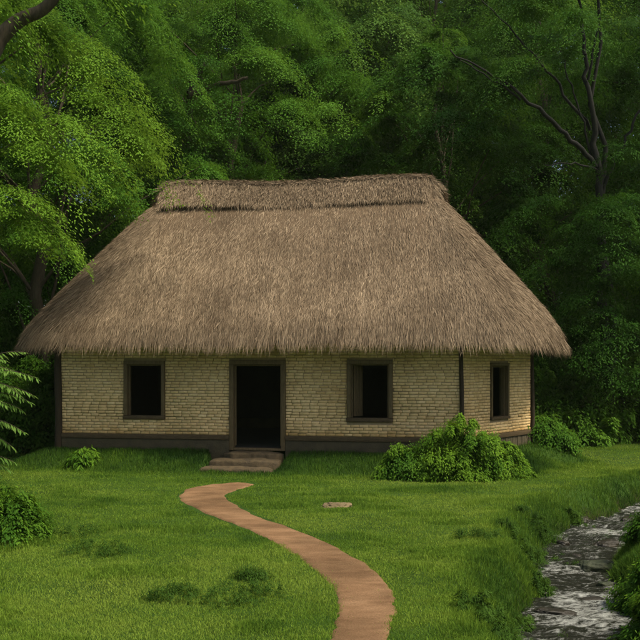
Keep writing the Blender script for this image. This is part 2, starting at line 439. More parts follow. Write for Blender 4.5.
# ------------------------------------------------------------------ house
house = empty('thatched_cottage', (-1, 21.5, 0))
tag(house, 'long cream brick cottage under a big steep brown thatched roof', 'cottage')
TOPZ = 2.42; PLZ = 0.31
def frame_of(P, Q):
    L = np.linalg.norm(Q - P); u = np.r_[(Q - P) / L, 0]; n_ = np.array([u[1], -u[0], 0]); return L, u, n_   # n_ points outwards
def on_wall(P, Q, pxx):
    """distance along P->Q where the photo column pxx meets the wall"""
    k_ = (pxx - 320) / 900; d = Q - P
    return (k_ * P[1] - P[0]) / (d[0] - k_ * d[1]) * np.linalg.norm(d)
TH = .22
def wall(P, Q, opens, name, bricks=True, label=None):
    L, u, n_ = frame_of(P, Q); O = np.r_[P, 0]; z = np.array([0, 0, 1.])
    us = sorted({0, L} | {o[0] for o in opens} | {o[1] for o in opens})
    zs = sorted({PLZ, TOPZ} | {max(o[2], PLZ) for o in opens} | {o[3] for o in opens})
    m = MB()
    for a, b in zip(us, us[1:]):
        for c, d in zip(zs, zs[1:]):
            if any(o[0] - 1e-6 <= a and b <= o[1] + 1e-6 and o[2] - 1e-6 <= c and d <= o[3] + 1e-6 for o in opens): continue
            m.box(O + u * a + z * c - n_ * TH, u * (b - a), n_ * TH, z * (d - c))
    w = m.build(name, mortar_m if bricks else dark_in, house)
    if bricks:
        g = MB(); rh = .067; row = 0; zz = PLZ + .01
        while zz + rh < TOPZ:
            x = -rng.uniform(0, .12) - (.11 if row % 2 else 0)
            while x < L:
                w_ = .20 + rng.uniform(-.025, .025)
                segs = [(max(x, .02), min(x + w_, L - .02))]
                for o in opens:
                    if zz + rh > o[2] and zz < o[3]:
                        ns = []
                        for a, b in segs:
                            if b <= o[0] or a >= o[1]: ns.append((a, b))
                            else:
                                if a < o[0]: ns.append((a, o[0]))
                                if b > o[1]: ns.append((o[1], b))
                        segs = ns
                for a, b in segs:
                    if b - a < .03: continue
                    pr = .004 + rng.uniform(0, .005); dz = rng.uniform(-.004, .004); ta = rng.uniform(-.004, .004)
                    wavy = .005 * (noise(a * 1.3, row * .1, 0, 81) - .5)
                    bs = O + u * (a + .004) + z * (zz + dz + wavy) + n_ * .001; ww = b - a - .008; hh = rh - .010 + rng.uniform(-.004, .003)
                    e = .006
                    Pb = [bs, bs + u * ww, bs + u * ww + z * hh, bs + z * hh]
                    Pf = [bs + u * e + z * e + n_ * (pr + ta), bs + u * (ww - e) + z * (e + rng.uniform(-.003, .003)) + n_ * (pr - ta),
                          bs + u * (ww - e) + z * (hh - e) + n_ * (pr - ta), bs + u * e + z * (hh - e + rng.uniform(-.003, .003)) + n_ * (pr + ta)]
                    g.hexa(Pb + Pf, float(np.clip(rng.normal(.5, .13), 0, 1)))
                x += w_
            zz += rh; row += 1
        g.build('brickwork', brick_m, w).location = (0, 0, 0)
    return w
f1 = on_wall(A, B, 124); f2 = on_wall(A, B, 165); d1 = on_wall(A, B, 229.5); d2 = on_wall(A, B, 285.5); g1 = on_wall(A, B, 347); g2 = on_wall(A, B, 392.5)
s1 = on_wall(B, Cc, 490); s2 = on_wall(B, Cc, 508)
wins_f = [(f1, f2, .66, 2.0), (d1, d2, -.02, 2.01), (g1, g2, .65, 2.01)]
wins_s = [(s1, s2, .64, 1.95)]
wall(A, B, wins_f, 'wall'); wall(B, Cc, wins_s, 'wall')
for P, Q in ((Cc, D), (D, E), (E, Fp), (Fp, A)): wall(P, Q, [], 'wall', bricks=False)
# inside floor
m = MB(); cen = np.mean(HOUSE, axis=0)
inn = [np.r_[p + (cen - p) * .03, .0] for p in HOUSE]
Vf = np.array([np.r_[q[:2], .02] for q in inn]); me = np_mesh('floor', Vf, np.arange(6)[None]); link_mesh('floor', me, dark_in, house)
me = np_mesh('ceiling', Vf * [1, 1, 0] + [0, 0, 2.3], np.arange(6)[None]); link_mesh('ceiling', me, dark_in, house)

def framed(P, Q, o, name, wd=.085, sill=True, shutter=False):
    L, u, n_ = frame_of(P, Q); z = np.array([0, 0, 1.]); O = np.r_[P, 0]
    a, b, c, d = o; m = MB(); pr = .045; dp = .16
    def bx(a0, a1, c0, c1, n0, n1, mm=m, t=.5): mm.box(O + u * a0 + z * c0 + n_ * n0, u * (a1 - a0), n_ * (n1 - n0), z * (c1 - c0), t)
    root_name = name
    bx(a + .002, a + wd, c + (wd if sill else 0), d - wd, -dp, pr); bx(b - wd, b - .002, c + (wd if sill else 0), d - wd, -dp, pr)
    bx(a + .002, b - .002, d - wd, d - .002, -dp, pr + .004)
    if not sill: bx(a + wd, b - wd, c - .002, c + .05, -dp, pr - .01)
    fr = m.build('window_frame' if sill else 'door_frame', wood, house, bevel=.006)
    if sill:
        s_ = MB(); bx(a - .01, b + .01, c, c + wd - .003, -dp, pr + .015, s_); sl = s_.build('sill', wood_h, fr, bevel=.006); sl.location = (0, 0, 0)
    # inner stop
    i_ = MB(); q = wd + .003; w2 = .03
    bx(a + q, a + q + w2, c + wd, d - wd - .003, -dp + .02, -.05, i_); bx(b - q - w2, b - q, c + wd, d - wd - .003, -dp + .02, -.05, i_)
    bx(a + q + w2, b - q - w2, d - q - w2, d - q, -dp + .02, -.05, i_)
    ii = i_.build('inner_stop', wood, fr, bevel=.003); ii.location = (0, 0, 0)
    if shutter:
        s_ = MB(); o0 = O + u * (a + q + w2 + .01) - n_ * .17; dr = u * .17 - n_ * .30
        for k_ in range(3): s_.box(o0 + dr * (k_ / 3 + .004) + z * (c + wd + .02), dr * .32, n_ * .03, z * (d - c - 2 * wd - .04))
        sh = s_.build('shutter', wood, fr, bevel=.003); sh.location = (0, 0, 0)
    return fr
framed(A, B, wins_f[0], 'w'); framed(A, B, wins_f[2], 'w', shutter=True)
framed(A, B, wins_f[1], 'd', wd=.10, sill=False); framed(B, Cc, wins_s[0], 'w', wd=.07)

# plinth, sill beam
def band(P, Q, segs, z0, z1, n0, n1, name, mat, t=.5, boards=0, bevel=.008):
    L, u, n_ = frame_of(P, Q); z = np.array([0, 0, 1.]); m = MB()
    for a, b in segs:
        a, b = (L + a if a < 0 and a < -1 else a), b
        if boards:
            k_ = max(1, int((b - a) / boards))
            for i in range(k_):
                x0 = a + (b - a) * i / k_; x1 = a + (b - a) * (i + 1) / k_
                m.box(np.r_[P, z0] + u * x0 + n_ * n0, u * (x1 - x0 - .008), n_ * (n1 - n0 + rng.uniform(-.008, .008)), z * (z1 - z0), rng.uniform(.3, .7))
        else: m.box(np.r_[P, z0] + u * a + n_ * n0, u * (b - a), n_ * (n1 - n0), z * (z1 - z0), t)
    return m.build(name, mat, house, bevel=bevel)
LF = np.linalg.norm(B - A); LS = np.linalg.norm(Cc - B)
band(A, B, [(.06, d1 - .003), (d2 + .003, LF - .07)], PLZ - .10, PLZ, -.15, .065, 'sill_beam', wood_h)
band(A, B, [(.06, d1 - .003), (d2 + .003, LF - .07)], -.35, PLZ - .102, -.20, .045, 'plinth', plinth_m)
band(B, Cc, [(.07, LS - .05)], PLZ - .10, PLZ, -.15, .06, 'sill_beam', wood_h)
band(B, Cc, [(.07, LS - .05)], -.35, PLZ - .102, -.20, .03, 'plinth', plinth_m, boards=.12)
for P, Q in ((Cc, D), (D, E), (E, Fp), (Fp, A)):
    band(P, Q, [(.05, np.linalg.norm(Q - P) - .05)], -.35, PLZ, -.20, .03, 'plinth', plinth_m)
# threshold
for (p, r_, t_) in ((A, .085, wood_dark), (B, .045, wood_dark), (Cc, .05, wood_dark), (D, .05, wood_dark), (E, .05, wood_dark), (Fp, .06, wood_dark)):
    m = MB(); q = p + (p - cen) / np.linalg.norm(p - cen) * .035
    zz = np.linspace(-.35, TOPZ - .05, 9)
    m.tube(np.stack([q[0] + .012 * np.sin(zz * 2.3), q[1] + .01 * np.cos(zz * 3), zz], 1), r_ * (1 + .06 * np.sin(zz * 5)), 10)
    m.build('corner_post', t_, house, smooth=True)

# roof ------------------------------------------------------------
EV = [np.array(p) for p in [(-7.70, 20.75), (-2.0, 19.52), (3.55, 18.62), (4.25, 18.95), (6.05, 21.4), (6.05, 25.9), (4.0, 27.8), (-6.6, 28.4)]]
pts = np.array(EV)
for _ in range(4):                                   # corner cutting
    q = np.roll(pts, -1, 0); pts = np.stack([pts * .82 + q * .18, pts * .18 + q * .82], 1).reshape(-1, 2)
seg = np.r_[0, np.cumsum(np.linalg.norm(np.diff(np.vstack([pts, pts[:1]]), axis=0), axis=1))]
NU = 360; uu = np.linspace(0, seg[-1], NU, endpoint=False); pc = np.vstack([pts, pts[:1]])
EL = np.stack([np.interp(uu, seg, pc[:, 0]), np.interp(uu, seg, pc[:, 1])], 1)
R0 = np.array([-3.95, 23.75]); R1 = np.array([2.75, 23.15]); RZ0, RZ1 = 6.50, 6.55
e = R1 - R0; tt = np.clip(((EL - R0) @ e) / (e @ e), 0, 1); RP = R0 + tt[:, None] * e; RZ = RZ0 + (RZ1 - RZ0) * tt
EZ = 2.49
rows = []; ts = np.linspace(0, 1, 46)
Din = RP - EL; Dl = np.linalg.norm(Din, axis=1)[:, None]
Un = Din / Dl
def roof_pt(i_f, t):
    """outer skin at loop index (float array) and height fraction t"""
    i0 = np.floor(i_f).astype(int) % NU; i1 = (i0 + 1) % NU; w = (i_f - np.floor(i_f))[..., None]
    e_ = EL[i0] * (1 - w) + EL[i1] * w; r_ = RP[i0] * (1 - w) + RP[i1] * w; rz = RZ[i0] * (1 - w[..., 0]) + RZ[i1] * w[..., 0]
    lip = .10 * np.exp(-t / .035)                       # rounded bottom edge
    xy = e_ + (r_ - e_) * (t[..., None] + .018 * np.exp(-t / .02)[..., None])
    z = EZ + .12 + (rz - EZ - .12) * (t + .025 * np.sin(np.pi * t)) - lip * 1.3
    nn = fbm(xy[..., 0] * .9, xy[..., 1] * .9, z * .9, 91, 4) - .5
    return np.concatenate([xy, (z + .11 * nn)[..., None]], -1)
ii, tg = np.meshgrid(np.arange(NU, dtype=float), ts)
OUT = roof_pt(ii, tg)
low = np.concatenate([EL + Un * .16, np.full((NU, 1), EZ - .10)], 1)
mid = np.concatenate([EL + Un * .55, np.full((NU, 1), EZ + .02)], 1)
inn = np.concatenate([EL + Un * 1.15, np.full((NU, 1), EZ + .22)], 1)
G4 = np.concatenate([inn[None], mid[None], low[None], OUT], 0); nr = len(G4)
ig = np.arange(nr * NU).reshape(nr, NU); jn = np.roll(ig, -1, 1)
Fr = np.stack([ig[:-1], jn[:-1], jn[1:], ig[1:]], -1).reshape(-1, 4)
Vr = G4.reshape(-1, 3)

def strands(P, Dn, Nr, Ls, Wd, lift, bend=.0, droop=0.0):
    """P root, Dn direction, Nr outward normal, returns verts/faces: 5 vert blades"""
    n = len(P); Dn = Dn / np.linalg.norm(Dn, axis=1)[:, None]
    Sd = np.cross(Dn, Nr); Sd /= np.linalg.norm(Sd, axis=1)[:, None] + 1e-9
    roll = rng.normal(0, .5, n)[:, None]; Sd = Sd * np.cos(roll) + Nr * np.sin(roll)
    W = Sd * Wd[:, None] / 2; L = Ls[:, None]
    bd = Sd * (rng.normal(0, .10, n)[:, None]) * L
    dn = np.array([0, 0, -1.]) * droop
    p1 = P + Dn * L * .5 + Nr * (lift[:, None] * .7) + bd * .3 + dn * L * .25
    p2 = P + Dn * L + Nr * lift[:, None] + bd + dn * L
    V = np.stack([P - W * .8, P + W * .8, p1 + W, p1 - W, p2], 1).reshape(-1, 3)
    b = np.arange(n)[:, None] * 5
    return V, b + np.array([0, 1, 2, 3]), b + np.array([3, 2, 4])
NS = 330000
si = rng.uniform(0, NU, NS); st = 1 - np.sqrt(1 - rng.uniform(0, .985, NS) * .999)
# only strands on the sides one can walk round to in front are worth their cost; the rear gets fewer
pp = roof_pt(si, st); keep = (pp[:, 1] < 24.3) | (rng.random(NS) < .25); si, st, pp = si[keep], st[keep], pp[keep]
pa = roof_pt(si, np.maximum(st - .02, 0)); pb = roof_pt(si + .6, st); 
dd = roof_pt(si, np.maximum(st - .05, -.0)) - roof_pt(si, np.maximum(st, .05) + .01)
dd /= np.linalg.norm(dd, axis=1)[:, None]
tg2 = pb - pp; tg2 /= np.linalg.norm(tg2, axis=1)[:, None]
nr_ = np.cross(tg2, -dd); nr_ /= np.linalg.norm(nr_, axis=1)[:, None]; nr_ *= np.sign(nr_[:, 2:3] + 1e-9)
sw = .28 * (fbm(si * .08, st * 5, 0, 93, 3) - .5)
dj = dd + tg2 * (rng.normal(0, .10, len(si)) + sw)[:, None]
n_ = len(si)
shag = np.where(st < .08, 1.25, 1.0)
V1, Q1, T1 = strands(pp + nr_ * -.01, dj, nr_, rng.uniform(.16, .42, n_) * shag, rng.uniform(.005, .011, n_), rng.uniform(.008, .050, n_))
t1 = np.clip(rng.normal(.55, .19, n_) + .28 * (fbm(si * .15, st * 6, 0, 94, 4) - .5) + .30 * (fbm(si * 1.3, st * 5, 0, 96, 2) - .5), 0, 1)
# eave fringe
NF = 26000
fi = rng.uniform(0, NU, NF); dep = rng.uniform(0, 1, NF)
eo = roof_pt(fi, np.zeros(NF)); i0 = fi.astype(int) % NU
root = eo.copy(); root[:, :2] += Un[i0] * (dep * .30 - .02)[:, None]; root[:, 2] += .05 - dep * .10
dn = np.stack([-Un[i0][:, 0] * .35, -Un[i0][:, 1] * .35, -np.ones(NF)], 1) + rng.normal(0, .14, (NF, 3))
nf = np.concatenate([-Un[i0], np.full((NF, 1), .2)], 1)
V2, Q2, T2 = strands(root, dn, nf, rng.uniform(.08, .17, NF) * (1 + .4 * (fbm(fi * .2, 0, 0, 95, 3) - .5)), rng.uniform(.008, .016, NF), rng.uniform(0, .02, NF))
t2 = np.clip(rng.normal(.42, .22, NF), 0, 1)
nV, nV1 = len(Vr), len(V1)
me = np_mesh('thatch_roof', np.concatenate([Vr, V1, V2]), [Fr, Q1 + nV, Q2 + nV + nV1, T1 + nV, T2 + nV + nV1],
             np.concatenate([np.full(len(Fr), .12), t1, t2, t1, t2]))
roof = link_mesh('thatched_roof', me, thatch, house)

# ridge cap: a saddle of straw laid over the ridge
NR = 90; tr = np.linspace(0, 1, NR); Rd = np.array([e[0], e[1], 0]) / np.linalg.norm(e); Rn = np.array([Rd[1], -Rd[0], 0])
Rs, Re = R0 - Rd[:2] * .22, R1 + Rd[:2] * .34
ths = np.linspace(-1, 1, 25)
cap = np.zeros((NR, 25, 3))
for i, t in enumerate(tr):
    c = Rs + (Re - Rs) * t; zc = 6.66 + .10 * t + .05 * math.sin(t * 9) * (1 - t) - .35 * max(0, (t - .93) / .07) ** 2 - .18 * max(0, (.03 - t) / .03)
    zc += .07 * math.cos((t - .45) * 6.3)* -1 * .4
    for j, s_ in enumerate(ths):
        a = abs(s_); wd = .235 * math.sin(min(1, a / .35) * math.pi / 2) + max(0, a - .35) * .735
        dz = -.12 * (1 - math.cos(min(1, a / .35) * math.pi / 2)) - max(0, a - .35) * .92
        shrink = 1 - .25 * max(0, (t - .95) / .05)
        cap[i, j] = np.r_[c, zc + dz] + Rn * math.copysign(wd * shrink, s_)
cap[..., 2] += .05 * (fbm(cap[..., 0] * 2, cap[..., 1] * 3, cap[..., 2] * 3, 97, 3) - .5)
ic = np.arange(NR * 25).reshape(NR, 25)
Fc = np.stack([ic[:-1, :-1], ic[1:, :-1], ic[1:, 1:], ic[:-1, 1:]], -1).reshape(-1, 4)
endc = [np.r_[ic[0, :]], ic[-1, ::-1]]
NC = 52000
ci = rng.uniform(0, NR - 1.01, NC); cj = rng.uniform(0, 23.99, NC); a0, b0 = ci.astype(int), cj.astype(int)
fa, fb = (ci - a0)[:, None], (cj - b0)[:, None]
cp = (cap[a0, b0] * (1 - fa) + cap[a0 + 1, b0] * fa) * (1 - fb) + (cap[a0, b0 + 1] * (1 - fa) + cap[a0 + 1, b0 + 1] * fa) * fb
cd = (cap[a0, b0 + 1] - cap[a0, b0]); cd *= np.sign(cj - 12)[:, None]; cd /= np.linalg.norm(cd, axis=1)[:, None]
top = np.abs(cj - 12) < 3.2
horiz = Rd[None] * np.sign(rng.normal(size=NC))[:, None] + cd * .5
cd = np.where((top & (rng.random(NC) < .8))[:, None], horiz, cd)
endy = (ci > NR - 4)
cd = np.where(endy[:, None], cd + Rd[None] * .8 + np.array([0, 0, -.5]), cd)
cn = np.cross(Rd[None], cd) ; cn = np.where(np.linalg.norm(cn, axis=1)[:, None] < .2, np.array([[0, 0, 1.]]), cn); cn /= np.linalg.norm(cn, axis=1)[:, None]; cn *= np.sign(cn[:, 2:3] + .01)
cd = cd + rng.normal(0, .16, (NC, 3))
V3, Q3, T3 = strands(cp, cd, cn, rng.uniform(.10, .26, NC), rng.uniform(.006, .012, NC), rng.uniform(.01, .055, NC), droop=.1)
t3 = np.clip(rng.normal(.52, .25, NC), 0, 1)
# straw at the open ends
NE = 3000; es = rng.random(NE) < .5; ej = rng.uniform(0, 23.99, NE).astype(int); depth_in = rng.uniform(0, 1, (NE, 1))
ep = np.where(es[:, None], cap[0, ej], cap[-1, ej]); cc = np.where(es[:, None], cap[0, 12] - [0, 0, .35], cap[-1, 12] - [0, 0, .35])
ep = ep + (cc - ep) * depth_in * .9
ed = np.where(es[:, None], -Rd, Rd) * .7 + np.array([0, 0, -.9]) + rng.normal(0, .25, (NE, 3))
V4, Q4, T4 = strands(ep, ed, np.where(es[:, None], -Rd, Rd) + np.zeros((NE, 3)), rng.uniform(.15, .34, NE), rng.uniform(.008, .016, NE), rng.uniform(0, .03, NE))
t4 = np.clip(rng.normal(.45, .22, NE), 0, 1)
Vc = cap.reshape(-1, 3); nA, nB = len(Vc), len(Vc) + len(V3)
me = np_mesh('ridge_cap', np.concatenate([Vc, V3, V4]), [endc[0][None], endc[1][None], Fc, Q3 + nA, Q4 + nB, T3 + nA, T4 + nB],
             np.concatenate([[.1, .1], np.full(len(Fc), .15), t3, t4, t3, t4]))
rc = link_mesh('ridge_cap', me, thatch, roof); rc.location = (0, 0, 0)

# steps
def rock_mesh(name, c, r, seed, sub=4, rough=.25, flat=1.0, yaw=0):
    import bmesh
    bm = bmesh.new(); bmesh.ops.create_icosphere(bm, subdivisions=sub, radius=1)
    V = np.array([v_.co for v_ in bm.verts]); F = np.array([[q.index for q in f.verts] for f in bm.faces]); bm.free()
    sq = np.sign(V) * np.abs(V) ** .75
    d = 1 + rough * (fbm(V[:, 0] * 1.5 + seed * 7, V[:, 1] * 1.5, V[:, 2] * 1.5, seed, 4) - .5) * 2
    V = sq * d[:, None] * np.array(r)
    V[:, 2] = np.where(V[:, 2] < 0, V[:, 2] * flat, V[:, 2])
    ca, sa = math.cos(yaw), math.sin(yaw)
    V = np.stack([V[:, 0] * ca - V[:, 1] * sa, V[:, 0] * sa + V[:, 1] * ca, V[:, 2]], 1)
    return np_mesh(name, V + np.array(c), F, smooth=True)
L_, u_, n2 = frame_of(A, B); dc = (d1 + d2) / 2
steps = empty('stone_steps', tuple(np.r_[A, -.42] + u_ * dc + n2 * .8))
tag(steps, 'low worn brown stone steps leading up to the dark doorway', 'steps')
def slab(a, b, n0, n1, z0, z1, seed):
    import bmesh
    nu, nw = 40, 14; O = np.r_[A, 0]
    m = MB(); gx, gy = np.meshgrid(np.linspace(0, 1, nu), np.linspace(0, 1, nw))
    k2 = np.abs(gx * 2 - 1) ** 5; k3 = gy
    n_out = n1 + .20 * (fbm(gx * 5, 0 * gx, 0, seed, 4) - .5) - .12 * k2
    top_ = z1 + .05 * (fbm(gx * 7, gy * 3, 0, seed + 1, 4) - .5) - .05 * k2 - .03 * gy ** 4
    Pt = O + u_ * (a + (b - a) * gx)[..., None] + n2 * (n0 + (n_out - n0) * gy)[..., None]; Pt[..., 2] = top_
    fr_ = Pt[-1].copy(); f1_ = fr_ + n2 * .018; f1_[:, 2] -= .035; f2_ = fr_ + n2 * .012; f2_[:, 2] = z0
    l_ = Pt[:, 0].copy(); l_[:, 2] = z0; r_ = Pt[:, -1].copy(); r_[:, 2] = z0
    V = np.concatenate([Pt.reshape(-1, 3), f1_, f2_, l_, r_]); i_ = np.arange(nu * nw).reshape(nw, nu)
    F = list(np.stack([i_[:-1, :-1], i_[1:, :-1], i_[1:, 1:], i_[:-1, 1:]], -1).reshape(-1, 4)); o1 = nu * nw
    for j in range(nu - 1):
        F.append([i_[-1, j], o1 + j, o1 + j + 1, i_[-1, j + 1]]); F.append([o1 + j, o1 + nu + j, o1 + nu + j + 1, o1 + j + 1])
    o2 = o1 + 2 * nu
    for j in range(nw - 1):
        F.append([i_[j, 0], o2 + j, o2 + j + 1, i_[j + 1, 0]]); F.append([i_[j, -1], i_[j + 1, -1], o2 + nw + j + 1, o2 + nw + j])
    me_ = np_mesh('step', V, np.array(F), smooth=True); return link_mesh('step', me_, step_m, steps)
x232 = on_wall(A, B, 226); x283 = on_wall(A, B, 284)
slab(x232, x283, .05, .36, -.4, -.03, 101)
slab(x232 - .22, x283 + .0, .30, .68, -.5, -.16, 103)
slab(x232 - .36, x283 - .12, .62, 1.05, -.6, -.30, 105)

# ------------------------------------------------------------------ foliage
def leaf_quads(P, Dn, Nm, L, W):
    Dn = Dn / (np.linalg.norm(Dn, axis=1)[:, None] + 1e-9)
    Sd = np.cross(Dn, Nm); Sd /= np.linalg.norm(Sd, axis=1)[:, None] + 1e-9
    L = L[:, None]; W = W[:, None] / 2
    N2 = np.cross(Sd, Dn)
    V = np.stack([P, P + Dn * L * .45 + Sd * W + N2 * W * .3, P + Dn * L, P + Dn * L * .45 - Sd * W + N2 * W * .3], 1).reshape(-1, 3)
    return V, np.arange(len(P) * 4).reshape(-1, 4)
def pad_leaves(pads, n_per, L, W, r, thick=.055, droop=.62, twigs=17):
    """pads: (n,6) centre xyz, radius, outward azimuth, tint. Leaves sit along twigs that fan out from each centre and droop."""
    pads = np.asarray(pads, float); n = len(pads); N = n * n_per
    pi_ = np.repeat(np.arange(n), n_per); c = pads[pi_, :3]; rad = pads[pi_, 3]; az = pads[pi_, 4]
    tw_az = r.uniform(-np.pi, np.pi, (n, twigs)); tw_len = r.uniform(.42, 1.25, (n, twigs)); tw_z = r.normal(0, .17, (n, twigs))
    # longer twigs in the outward direction
    tw_len *= 1 + .35 * np.cos(tw_az)
    k_ = r.integers(0, twigs, N); th = tw_az[pi_, k_] + az; tl = tw_len[pi_, k_]
    t = r.uniform(0, 1, N) ** .62
    dx, dy = np.cos(th), np.sin(th)
    lat = r.normal(0, .13, N) * (.4 + t)
    out = np.cos(tw_az[pi_, k_])
    zz = -droop * (t * tl) ** 2 - .16 * out * t + tw_z[pi_, k_] * t + r.normal(0, thick, N)
    P = c + np.stack([(dx * t * tl - dy * lat), (dy * t * tl + dx * lat), zz], 1) * rad[:, None]
    side = r.choice([-1, 1], N) * r.uniform(.2, 1.1, N)
    ct, sn = np.cos(th + side), np.sin(th + side)
    Dn = np.stack([ct, sn, -.35 - .5 * t + r.normal(0, .25, N)], 1)
    Nm = np.stack([dx * .5 * t, dy * .5 * t, np.ones(N)], 1) + r.normal(0, .18, (N, 3))
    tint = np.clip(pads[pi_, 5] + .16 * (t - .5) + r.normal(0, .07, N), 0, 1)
    V, F = leaf_quads(P, Dn, Nm, L * r.uniform(.7, 1.3, N), W * r.uniform(.7, 1.3, N))
    return V, F, tint
def limb(m, p0, p1, r0, r1, sag, r, n=7, k=8):
    t = np.linspace(0, 1, n)[:, None]; p0, p1 = np.asarray(p0, float), np.asarray(p1, float)
    L = np.linalg.norm(p1 - p0); P = p0 + (p1 - p0) * t + np.array([0, 0, 1]) * sag * L * (4 * t * (1 - t)) * .5
    P[1:-1] += r.normal(0, .012 * L, (n - 2, 3)); m.tube(P, r0 + (r1 - r0) * t[:, 0] ** .8, k); return P
def tree(loc, h, R_, mat, label, name='broadleaf_tree', group=None, pads=70, n_per=1100, leaf=(.11, .055), cr=(1.0, 1.7), z0=.25, seed=1,
         trunk_r=.24, bmat=None, base_t=.5, lean=(0, 0), extra=None, flat=.85, limbs_more=(), twigs=13, skip=None, cat='tree', limbs=True):
    r = np.random.default_rng(seed); x, y = loc; z = H1(x, y) - .1
    o = empty(name, (x, y, z)); tag(o, label, cat, group)
    tp = np.array([x + lean[0], y + lean[1], z + h * .82]); m = MB()
    TP = limb(m, (x, y, z), tp, trunk_r, trunk_r * .25, 0, r, 10, 10)
    cz0, cz1 = z + h * z0, z + h; cc = (cz0 + cz1) / 2; hz = (cz1 - cz0) / 2
    P = []; tries = 0
    while len(P) < pads and tries < 4000:
        tries += 1
        q = r.normal(size=3); q /= np.linalg.norm(q); q *= r.uniform(.45, 1) ** .5
        taper = 1 - .25 * max(q[2], 0)
        ax = tp[:2] * .6 + np.array([x, y]) * .4
        c = np.array([ax[0] + q[0] * R_ * taper, ax[1] + q[1] * R_ * taper, cc + q[2] * hz * .95])
        rad = r.uniform(*cr)
        if skip and skip(c, rad): continue
        if any(np.linalg.norm(c - p[:3]) < rad * .52 for p in P): continue
        P.append(np.r_[c, rad, math.atan2(q[1], q[0]), np.clip(base_t + r.normal(0, .19), 0, 1)])
    if extra is not None: P += [np.array(e_) for e_ in extra]
    P = np.array(P)
    for p in P:                                       # a limb to every pad
        k_ = int(np.clip((p[2] - z - 1.2) / (h * .82) * 9, 2, 8)); k_ = max(1, k_ - r.integers(0, 3))
        if limbs and r.random() < .26: limb(m, TP[k_], p[:3] + [0, 0, -.05], trunk_r * .26 * (1 - k_ / 14), .015, .12, r, 6, 5)
    for (a, b, r0, r1, sag) in limbs_more: limb(m, a, b, r0, r1, sag, r, 12, 8)
    m.build('trunk', bmat or bark, o, smooth=True)
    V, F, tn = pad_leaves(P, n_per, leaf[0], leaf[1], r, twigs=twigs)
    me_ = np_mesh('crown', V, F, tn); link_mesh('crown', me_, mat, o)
    return o
def pxp(a, b, Y): return np.array([(a - 320) / 900 * Y, Y, EYE - (b - 365) / 900 * Y])   # point seen in photo column a, row b at depth Y (metres)

house_clear = lambda c, rad: poly_dist(c[0], c[1], EV) < rad * 1.5 and c[2] < 9
def roof_view_clear(c, rad): return house_clear(c, rad) or (c[1] < 24.5 and (c[0] + rad * 1.35) / c[1] > -.20 and c[2] - rad < 1.9 + .24 * c[1])  # skips pads that would hang before the roof in camera view

# near left tree: trunk outside the frame, one thick limb crossing the corner
o = tree((-9.6, 18.5), 15, 4.2, G['bright'], 'bright yellow-green tree at the left edge with layered drooping sprays beside the roof', pads=70, n_per=3400,
         leaf=(.075, .032), cr=(.9, 1.5), z0=.40, seed=11, trunk_r=.3, base_t=.62, skip=roof_view_clear,
         extra=[np.r_[pxp(a, b, Yd), rr, az, .75] for a, b, Yd, rr, az in
                [(8, 190, 17, 1.1, 0), (28, 215, 17.5, .9, -.2), (60, 120, 18.5, 1.5, -.2), (110, 105, 20, 1.5, 0), (120, 130, 20, 1.2, .1), (95, 70, 20, 1.5, 0), (40, 150, 18, 1.2, 0), (10, 110, 17, 1.2, 0), (75, 40, 20, 1.3, 0)]])
# overhanging bare limb at upper left
m = MB(); rr = np.random.default_rng(5)
limb_root = empty('leaning_tree', (-8.2, 13.2, H1(-8.2, 13.2) - .1))
tag(limb_root, 'thick bare brown limb curving up across the top left corner', 'tree')
Pl = np.array([(-8.2, 13.2, -.6), (-7.9, 13.1, 1.5), (-7.4, 13.0, 3.4), (-6.3, 12.9, 5.2), *(pxp(a, b, 12.8) for a, b in [(-25, 70), (0, 38), (20, 20), (42, 10), (58, -8), (70, -40), (95, -80)])])
m.tube(catmull(Pl, 6), np.interp(np.linspace(0, 1, (len(Pl) - 1) * 6 + 1), [0, .3, .5, 1], [.26, .19, .115, .04]), 12)
m.build('trunk', bark, limb_root, smooth=True)
pads_ = [np.r_[pxp(a, b, Yd), r_, 0, .6] for a, b, Yd, r_ in [(60, -60, 12.8, .8), (100, -70, 13, .8), (20, -80, 12.5, 1), (-40, -20, 12.5, .9), (-70, 40, 13, .9), (130, -100, 13, .7)]]
V, F, tn = pad_leaves(pads_, 900, .09, .04, rr); link_mesh('crown', np_mesh('crown', V, F, tn), G['bright'], limb_root)

